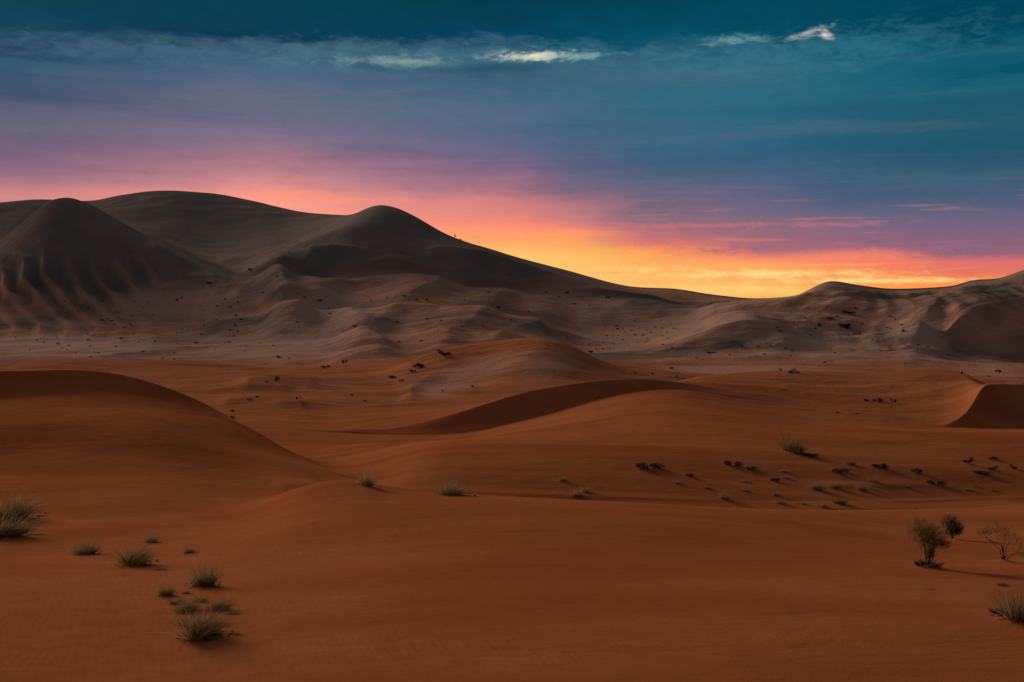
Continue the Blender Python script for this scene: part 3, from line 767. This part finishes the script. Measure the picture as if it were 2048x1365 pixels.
def plant(kind, px, py, wpx, label, cat, group=None, hs=1.0, name=None, mound=0.0, i=None, turn=None):
    h_ = place(px, py)
    if h_ is None: return None
    x, y, z = h_
    s = wpx * K * y
    if mound: add_mound(x, y, s * .42, s * mound)
    JOBS.append((kind, x, y, s, label, cat, group, hs, name, i, turn))
JOBS = []
def build_plants():
    for kind, x, y, s, label, cat, group, hs, name, i, turn in JOBS:
        z = ground(x, y)
        rz = rng.random() * 2 * pi if turn is None else turn
        k = int(rng.integers(100)) if i is None else i
        if kind == 'tuft':
            o = bpy.data.objects.new(name or 'grass_tuft', None); col.objects.link(o)
            g_, d_, l_ = TUFT[k % 4]; obj('dead_litter', l_, o); obj('green_blades', g_, o); obj('dry_blades', d_, o)
            rz = rng.normal() * .3
        elif kind == 'shrub':
            o = bpy.data.objects.new(name or 'low_shrub', None); col.objects.link(o)
            g_, d_ = DARK[k % 4]; obj('foliage', g_, o); obj('stems', d_, o)
        elif kind == 'straw': o = obj(name or 'dry_tussock', STRAW[k % 3]); rz = rng.normal() * .4
        elif kind == 'olive': o = obj(name or 'grass_tussock', OLIVE[k % 3]); rz = rng.normal() * .4
        else: o = obj(name or 'desert_shrub', SPECK[k % 5])
        o.location = (x, y, z); o.rotation_euler = (0, 0, rz); o.scale = (s, s, s * hs * (1.02 if kind == 'tuft' else 1))
        tag(o, label, cat, group)

T = 'tuft'
# near left, blown tussocks
plant(T, 28, 1045, 100, 'large blown grass tuft at the left edge, the upper of the pair', 'grass tuft', 'grass tufts on the near sand', .9, mound=.12, i=0)
plant(T, 8, 1078, 95, 'large dark grass tuft at the left edge, the lower of the pair', 'grass tuft', 'grass tufts on the near sand', .9, mound=.10, i=2)
plant(T, 168, 1110, 56, 'olive grass tuft alone between the edge clump and the wide dark tuft', 'grass tuft', 'grass tufts on the near sand', .9, mound=.05, i=1)
plant(T, 265, 1132, 84, 'wide dark tuft, largest of the near left row above the cluster', 'grass tuft', 'grass tufts on the near sand', .8, mound=.08, i=3)
plant(T, 301, 1086, 28, 'small pale sprig behind the wide dark tuft', 'grass tuft', 'grass tufts on the near sand', .9, mound=.05, i=1)
plant(T, 379, 1106, 24, 'small dry sprig beside a pale fallen twig', 'grass tuft', 'grass tufts on the near sand', 1.0, mound=.04, i=0)
plant(T, 404, 1174, 62, 'tall grass tuft at the top of the near left cluster', 'grass tuft', 'grass tufts on the near sand', 1.25, mound=.08, i=1)
plant(T, 330, 1192, 42, 'leftmost leaning tuft of the near left cluster', 'grass tuft', 'grass tufts on the near sand', 1.0, mound=.06, i=3)
plant(T, 370, 1188, 20, 'tiny tuft between the leftmost and the tall tuft of the cluster', 'grass tuft', 'grass tufts on the near sand', .8, mound=.05, i=2)
plant(T, 375, 1222, 58, 'thin olive tuft in the middle of the near left cluster', 'grass tuft', 'grass tufts on the near sand', .8, mound=.04, i=0)
plant(T, 434, 1222, 56, 'dark round tuft on the right side of the near left cluster', 'grass tuft', 'grass tufts on the near sand', .85, mound=.08, i=2)
plant(T, 400, 1276, 112, 'widest tuft, lowest of the near left cluster, leaning over dark sand', 'grass tuft', 'grass tufts on the near sand', .85, mound=.08, i=3)
plant('olive', 350, 1208, 44, 'thin low grass below the leftmost leaning tuft of the cluster', 'grass tuft', None, .5)
plant('olive', 398, 1204, 40, 'thin pale grass joining the tall tuft to the dark round one', 'grass tuft', None, .7)
plant('olive', 372, 1250, 52, 'thin grass just above the widest tuft of the cluster', 'grass tuft', None, .6)
plant('straw', 462, 1228, 30, 'flat dry sprig right of the dark round tuft', 'tussock', None, .35)
plant('straw', 470, 1268, 34, 'flat dry sprig right of the widest tuft', 'tussock', None, .3)
plant('straw', 318, 1140, 34, 'flat dry sprig right of the wide dark tuft', 'tussock', None, .35)
plant('straw', 60, 1070, 40, 'flat dry grass right of the pair at the left edge', 'tussock', None, .45)
# on and near the crest
plant('straw', 733, 970, 38, 'pale feathery grass tuft at the saddle where two dunes meet', 'grass tuft', None, 1.4, mound=0, i=1)
plant(T, 905, 990, 58, 'rounded olive grass tuft just behind the near crest', 'grass tuft', None, .9, mound=0, i=0)
plant('straw', 1122, 962, 22, 'small straw tussock alone in the bowl left of the twin tussocks', 'tussock', 'tussocks in the bowl', .8, mound=.06)
plant('straw', 1150, 993, 30, 'left one of the twin straw tussocks on the near crest', 'tussock', 'tussocks in the bowl', .7, mound=.08)
plant('straw', 1166, 985, 26, 'right one of the twin straw tussocks on the near crest', 'tussock', 'tussocks in the bowl', 1.0, mound=.05)
plant('x', 950, 993, 8, 'tiny dark sprig on the crest right of the rounded olive tuft', 'shrub')
# right foreground
plant(T, 2034, 1244, 92, 'dry straw coloured grass tuft at the right edge', 'grass tuft', 'plants at the right edge', 1.1, mound=.1, i=1)
plant('shrub', 1995, 1228, 44, 'dark flattened shrub left of the straw tuft at the right edge', 'shrub', 'plants at the right edge', .6, mound=.05, i=1)
plant('olive', 2005, 1172, 26, 'faint small tussock between the sparse shrub and the straw tuft', 'tussock', 'plants at the right edge', .6)
plant('straw', 1862, 1180, 18, 'tiny flat tussock on the sand below the wispy broom shrub', 'tussock', None, .3)
# the bushes of the bowl on the right
BOWL = [
 ('shrub', 1303, 941, 62, .5, 'wide dark low shrub, leftmost of the bowl'),
 ('shrub', 1379, 954, 24, .7, 'small black shrub right of the leftmost wide one'),
 ('straw', 1350, 967, 20, .6, 'little pale tussock below the gap of the two left dark shrubs'),
 ('straw', 1412, 976, 16, .5, 'faint tussock right of the small black shrub'),
 ('straw', 1446, 998, 26, .9, 'yellow tussock lowest and leftmost near the crest'),
 ('shrub', 1468, 934, 42, .6, 'dark shrub with a green top left of its long shadowy neighbour'),
 ('shrub', 1502, 940, 36, .35, 'flat dark shrub trailing right of the green topped one'),
 ('straw', 1487, 964, 18, .6, 'pale tussock straight below the flat trailing shrub'),
 ('straw', 1489, 981, 18, .4, 'flat pale tussock, lower of two below the trailing shrub'),
 ('olive', 1589, 906, 46, 1.2, 'tall rounded green bush highest in the bowl'),
 ('shrub', 1621, 915, 40, .5, 'black low shrub at the right foot of the tall green bush'),
 ('shrub', 1551, 964, 26, .7, 'dark round shrub in the middle of the yellow tussocks'),
 ('straw', 1569, 957, 22, .5, 'pale tussock touching the dark round shrub'),
 ('straw', 1566, 944, 18, .7, 'yellow tussock above the dark round shrub'),
 ('straw', 1548, 990, 18, .8, 'small tussock second from the crest in the middle'),
 ('straw', 1561, 1007, 20, .8, 'olive yellow tussock close to the crest in the middle'),
 ('straw', 1606, 1009, 13, .6, 'tiny tussock on the crest right of the middle one'),
 ('straw', 1630, 980, 32, .9, 'large yellow tussock with a dark hollow'),
 ('straw', 1668, 976, 28, .8, 'yellow tussock with dark centre right of the large hollow one'),
 ('straw', 1721, 981, 26, .9, 'bright yellow tussock right of centre'),
 ('straw', 1746, 964, 24, .7, 'yellow tussock behind the bright one'),
 ('straw', 1750, 981, 14, .6, 'tiny tussock right beside the bright yellow one'),
 ('olive', 1676, 1008, 34, .6, 'wide olive tussock near the crest'),
 ('straw', 1646, 1014, 20, 1.0, 'pale tussock standing on the crest line'),
 ('shrub', 1684, 947, 46, .4, 'long dark shrub left of the middle of the upper row'),
 ('olive', 1703, 930, 22, .8, 'small green shrub behind the long dark one'),
 ('shrub', 1764, 939, 52, .35, 'long flat dark shrub in the middle of the upper row'),
 ('shrub', 1833, 947, 34, .5, 'brown shrub right of the long flat one'),
 ('shrub', 1874, 971, 42, .4, 'black wedge shaped shrub at the right of the bowl'),
 ('straw', 1814, 975, 14, .5, 'tiny tussock left of the black wedge shaped shrub'),
 ('shrub', 1936, 929, 26, .9, 'dark pointed shrub on the right slope'),
 ('shrub', 1990, 921, 28, .5, 'black shrub highest at the right end'),
 ('shrub', 2027, 938, 20, .8, 'round dark shrub farthest right'),
 ('shrub', 1965, 950, 46, .35, 'wide flat shrub below the dark pointed one'),
 ('shrub', 1985, 942, 26, .6, 'grey shrub above the right end of the wide flat one'),
 ('straw', 1932, 980, 20, .5, 'faint straw tussock below the wide flat shrub'),
 ('straw', 1951, 973, 10, .5, 'speck of a tussock below the wide flat shrub'),
 ('straw', 1985, 982, 14, .5, 'small pale tussock lowest at the right end'),
 ('x', 1832, 1018, 10, .5, 'single dark sprig on the crest left of the broom shrubs'),
]
for kd, px, py, w, hs, lb in BOWL:
    plant(kd, px, py, w * (1.1 if kd != 'x' else 1), lb + ' in the bowl', 'tussock' if kd in ('straw', 'olive') else 'shrub', 'bushes scattered over the bowl', hs, mound=.05 if w > 22 else 0)

# middle distance
MIDS = [
 (552, 763, 16, 1.3, 'dark pointed bush standing alone on the orange flat'),
 (533, 765, 7, 1.2, 'tiny bush left of the dark pointed one on the orange flat'),
 (595, 801, 14, .8, 'green round bush lower on the orange flat'),
 (465, 836, 12, .9, 'small bush by the edge of the left dune, lowest on the flat'),
 (464, 823, 16, .6, 'low bush just above the lowest one by the left dune'),
 (500, 801, 14, .5, 'flat bush left of the green round one'),
 (512, 795, 14, .4, 'faint flat bush beside the flat one left of the green round one'),
 (650, 735, 20, .5, 'wide low bush on the far edge of the red sand'),
 (689, 727, 16, .9, 'bush on the far edge of the red sand, right of the wide one'),
 (785, 756, 22, .6, 'fuzzy bush at the lower end of the line up the dome'),
 (803, 763, 14, .6, 'small bush below the fuzzy one of the dome line'),
 (823, 744, 18, .7, 'dark bush second in the line up the dome'),
 (841, 735, 34, .6, 'large dark bush third in the line up the dome'),
 (890, 712, 36, .6, 'large dark bush highest in the line up the dome'),
 (884, 785, 8, 1.0, 'tiny sprig on the low ridge before the dome'),
 (947, 774, 10, .7, 'tiny bush at the right foot of the dome sand'),
 (730, 803, 8, .8, 'tiny bush on the orange flat below the dome line'),
 (705, 792, 10, .8, 'faint bush on the orange flat left of the dome line'),
 (1735, 803, 14, .9, 'left one of three dark bushes on the right middle dune'),
 (1756, 804, 26, .6, 'wide middle one of three dark bushes on the right middle dune'),
 (1789, 806, 16, .7, 'right one of three dark bushes on the right middle dune'),
 (1675, 826, 10, .5, 'left speck below the three bushes of the right middle dune'),
 (1715, 828, 10, .5, 'right speck below the three bushes of the right middle dune'),
 (1570, 781, 12, .5, 'single flat bush on the dune right of the winding crest'),
 (1563, 744, 9, 1.2, 'pointed bush on the edge before the pale strip'),
 (1588, 747, 34, .4, 'wide flat bush on the edge before the pale strip'),
 (1182, 706, 14, .9, 'dark bush at the tip of the pale spur'),
 (1270, 747, 9, .8, 'left bush behind the winding crest'),
 (1306, 749, 9, .8, 'middle bush behind the winding crest'),
 (1340, 738, 14, .6, 'right and widest bush behind the winding crest'),
 (1922, 749, 10, 1.1, 'small bush at the shoulder of the right middle dune'),
 (1997, 745, 16, .9, 'dark round bush on the pale strip at the right'),
 (1978, 754, 8, .8, 'small bush left of the dark round one on the pale strip'),
 (1691, 656, 36, .6, 'largest dark bush on the right hill'),
 (1700, 627, 34, .3, 'long dark streak of bush high on the right hill'),
 (1659, 638, 22, .4, 'flat bush left of the largest on the right hill'),
 (1674, 634, 14, .4, 'small flat bush above the left flat one of the right hill'),
 (1637, 653, 13, .9, 'round bush leftmost of the big ones on the right hill'),
 (1714, 669, 18, .5, 'flat bush below the largest on the right hill'),
 (1804, 664, 14, .7, 'dark bush right of the group on the right hill'),
 (1423, 707, 24, .4, 'flat dark bush on the plain below the dark spur'),
 (1650, 726, 14, .6, 'bush low on the slope of the right hill'),
 (841, 683, 9, .9, 'small bush behind the top of the dome line'),
 (909, 475, 7, 1.4, 'upper sprig on the skyline ridge of the peak'),
 (922, 481, 6, 1.2, 'lower sprig on the skyline ridge of the peak'),
 (419, 568, 14, .8, 'dark bush in the hollow under the great left dune'),
 (500, 540, 14, .6, 'dark bush highest in the hollow between mound and peak'),
 (1216, 597, 11, 1.0, 'dark bush right under the end of the long skyline slope'),
 (640, 602, 12, .6, 'bush at the foot of the peak beside a small knoll'),
 (557, 716, 12, 1.0, 'bush on the pale flat just beyond the red sand'),
]
for px, py, w, hs, lb in MIDS:
    plant('x' if w < 20 else 'shrub', px, py, w * 1.15, lb, 'bush', 'bushes scattered over the dunes', hs, name='desert_bush')
FAR = [
 ('small dark shrub on the pale flat under the far left dune', 'shrubs on the far left flat',
  [(116,688,9),(137,691,6),(176,680,8),(243,679,10),(232,693,8),(179,692,6),(150,706,6),(197,706,6),(181,714,7),(33,676,6),(285,704,9),(349,705,7),(349,718,6),(325,716,6),(393,685,7),(409,652,6),(408,642,5),(469,651,7),(458,659,7),(474,663,6),(468,673,6),(472,631,9),(482,639,7),(461,615,8),(402,669,6),(491,694,6),(578,717,6),(546,691,5),(521,687,6),(204,640,8),(236,634,6),(248,654,6),(297,604,5),(352,600,9),(363,596,6),(450,598,6),(526,585,6),(60,700,5),(90,668,5),(268,668,5),(310,682,6),(430,700,5),(375,660,5),(340,650,5)]),
 ('small dark shrub on the lower slopes of the peak', 'shrubs on the slopes of the peak',
  [(554,552,7),(578,505,5),(263,506,5),(660,627,6),(711,653,10),(658,627,6),(794,644,8),(854,638,8),(882,641,7),(799,684,7),(978,586,9),(997,615,10),(1022,641,7),(1057,623,7),(1118,594,8),(1149,608,8),(1180,611,6),(1010,612,5),(930,600,5),(740,600,5),(1135,586,10),(1090,584,7)]),
 ('small dark shrub dotted on the pale spur right of the dome', 'shrubs on the pale spur',
  [(1178,689,7),(1134,675,6),(1246,680,7),(1228,689,6),(1214,671,7),(1270,670,7),(1286,671,8),(1301,665,7),(1324,673,6),(1347,657,7),(1323,656,6),(1270,642,5),(1205,684,5),(1220,698,5),(1196,690,5),(1258,690,5),(1236,671,5),(1262,660,5),(1310,655,5),(1334,664,5),(1290,684,5),(1340,650,5),(1192,697,6),(1250,664,5),(1225,660,5)]),
 ('small dark shrub dotted over the right hills', 'shrubs on the right hills',
  [(1560,661,8),(1698,671,7),(1804,649,6),(1755,660,7),(1611,636,8),(1724,648,7),(1589,645,7),(1529,708,8),(1392,716,6),(1485,693,9),(1515,693,7),(1541,692,6),(1670,706,6),(1353,754,7),(1710,616,7),(1775,655,6),(1532,686,5),(1640,628,6),(1745,680,6),(1790,640,6),(1620,670,6),(1460,710,6),(1500,716,6),(1580,712,5),(1760,700,5),(1810,690,5)]),
]
_r = random.Random(8)
FAR_NO = {f_[0]: i_ for i_, f_ in enumerate(FAR)}
for k_, box, n_ in ((0, (20, 480, 600, 700), 34), (1, (560, 1120, 585, 680), 16), (2, (1185, 1400, 640, 700), 14), (3, (1480, 1860, 620, 715), 18)):
    for _ in range(n_):
        FAR[k_][2].append((_r.uniform(box[0], box[1]), _r.uniform(box[2], box[3]), _r.choice((4, 5, 5, 6, 8))))
for lb, gp, pts in FAR:
    for px, py, w in pts:
        k_ = FAR_NO[lb]
        if k_ == 0:
            z_ = ('tiny dark shrub at the bottom of the ribbed slope of the left mound' if px < 290 and py < 665 else
                  'tiny dark shrub on the pale flat close to the red sand edge' if py >= 695 else
                  'tiny dark shrub in the hollow between the left mound and the peak' if py < 625 else
                  'tiny dark shrub on the left part of the pale flat' if px < 290 else
                  'tiny dark shrub scattered in the middle of the pale flat below the hollow')
        elif k_ == 1:
            z_ = ('tiny dark shrub among the low spurs left below the peak' if px < 760 else
                  'tiny dark shrub on the pale slope just behind the central dome' if py >= 630 else
                  'tiny dark shrub under the long slope falling right from the peak')
        elif k_ == 2:
            z_ = ('tiny dark shrub at the lower end of the pale spur beside the dome' if px < 1250 else
                  'tiny dark shrub on the upper part of the pale spur' if py < 668 else
                  'tiny dark shrub along the foot of the pale spur right of the dome')
        else:
            z_ = ('tiny dark shrub on the dark rounded spur left of the right hill' if px < 1600 and py < 700 else
                  'tiny dark shrub on the plain below the right hills' if py >= 690 else
                  'tiny dark shrub on the right hill below its pointed summit' if px < 1740 else
                  'tiny dark shrub on the right hill beside the dark bowl')
        plant('x', px, py + 1, w * 1.25, z_, 'shrub', z_.replace('tiny dark shrub', 'tiny shrubs'), .75)

# broom-like shrubs of the right foreground, each built for itself
def broom(name, px, py, label, hpx, wpx, crown, stems, mat, n, droop=.6):
    h_ = place(px, py); x, y, z = h_
    add_mound(x, y, .35, .10)
    BROOMS.append((name, x, y, label, hpx * K * y, wpx * K * y, crown, stems, mat, n, droop))
BROOMS = []
broom('broom_shrub', 1856, 1138, 'wispy green broom shrub on a thin bare stem with a dark base', 96, 84, [(-.20, .70, .34, .26), (.10, .62, .30, .22), (-.02, .46, .24, .16), (.30, .42, .20, .12), (.02, .22, .10, .16)], 7, M_GREEN, 2300, .9)
broom('dense_shrub', 1903, 1080, 'dense dark green upright shrub behind the wispy broom shrub', 46, 46, [(-.06, .66, .36, .34), (.14, .48, .34, .26), (-.02, .25, .26, .2), (.3, .3, .16, .2)], 7, M_TEAL, 1700, .7)
broom('sparse_shrub', 2006, 1126, 'sparse half bare shrub with drooping twigs right of the wispy broom shrub', 74, 96, [(-.12, .78, .26, .16), (.10, .60, .26, .2), (-.40, .70, .14, .08), (.34, .36, .24, .2), (.42, .12, .16, .1)], 8, M_GREEN, 700, 1.6)
def build_brooms():
    for name, x, y, label, hh, ww, crown, stems, mat, n, droop in BROOMS:
        root = bpy.data.objects.new(name, None); col.objects.link(root)
        root.location = (x, y, ground(x, y)); tag(root, label, 'shrub')
        st = MB(); tips = []
        for i in range(stems):
            cx, cz, rx, rz_ = crown[i % len(crown)]
            tip = np.array(((cx + rng.normal() * rx * .4) * ww, rng.normal() * ww * .15, (cz + rng.normal() * rz_ * .3) * hh))
            a_ = np.array((rng.normal() * .02, rng.normal() * .02, -.1))
            b_ = np.array((tip[0] * .25, tip[1] * .3, tip[2] * .45))
            c_ = np.array((tip[0] * .7, tip[1] * .7, tip[2] * .8))
            b_ = b_ + rng.normal(size=3) * .05 * ww; c_ = c_ + rng.normal(size=3) * .07 * ww
            st.tube([a_, b_, c_, tip], .014, .003, 5)
        obj('stems', st.mesh('stems', M_WOOD), root)
        fo = MB()
        for i in range(n):
            cx, cz, rx, rz_ = crown[min(len(crown) - 1, int(rng.random() ** 1.3 * len(crown)))]
            q = rng.normal(size=3); q /= np.linalg.norm(q); q *= rng.random() ** .45
            p = np.array(((cx + q[0] * rx) * ww, q[1] * rx * ww * .8, (cz + q[2] * rz_) * hh))
            p[2] = max(p[2], .02)
            d = np.array((q[0] * .8 + .3, q[1] * .8, .6 + rng.random() * .5))
            fo.blade(p, d, .17 * (.5 + rng.random()), .010, WIND * .5 + np.array((0, 0, -droop)), 2)
        obj('foliage', fo.mesh('foliage', mat), root)
        if name == 'broom_shrub':
            ba = MB()
            for i in range(260):
                th = rng.random() * 2 * pi; r = .3 * math.sqrt(rng.random())
                ba.blade((r * math.cos(th), r * math.sin(th), -.02), (math.cos(th) * .7, math.sin(th) * .7, .8), .22 * rng.random() + .05, .016, (0.2, 0, -.6), 2)
            obj('base_litter', ba.mesh('base_litter', M_DARK), root)

build_terrain_now = build_terrain()
build_plants()
build_brooms()

# pale dead twig lying on the sand in the near left
h_ = place(383, 1110)
mb = MB(); mb.tube([(-.22, 0, .012), (-.05, .015, .02), (.1, -.01, .018), (.24, .02, .012)], .012, .005, 6)
mb.tube([(.02, .0, .02), (.10, .07, .03)], .006, .003, 5)
m = leaf_mat('bleached_wood', (0.42, 0.30, 0.20), (0.55, 0.42, 0.30), 0.0)
tw = obj('fallen_twig', mb.mesh('fallen_twig', m)); tw.location = (h_[0], h_[1], ground(h_[0], h_[1]) + .004)
tag(tw, 'pale bleached twig lying on the sand in front of a small dry sprig', 'twig')
print('PLANTS', len(JOBS))
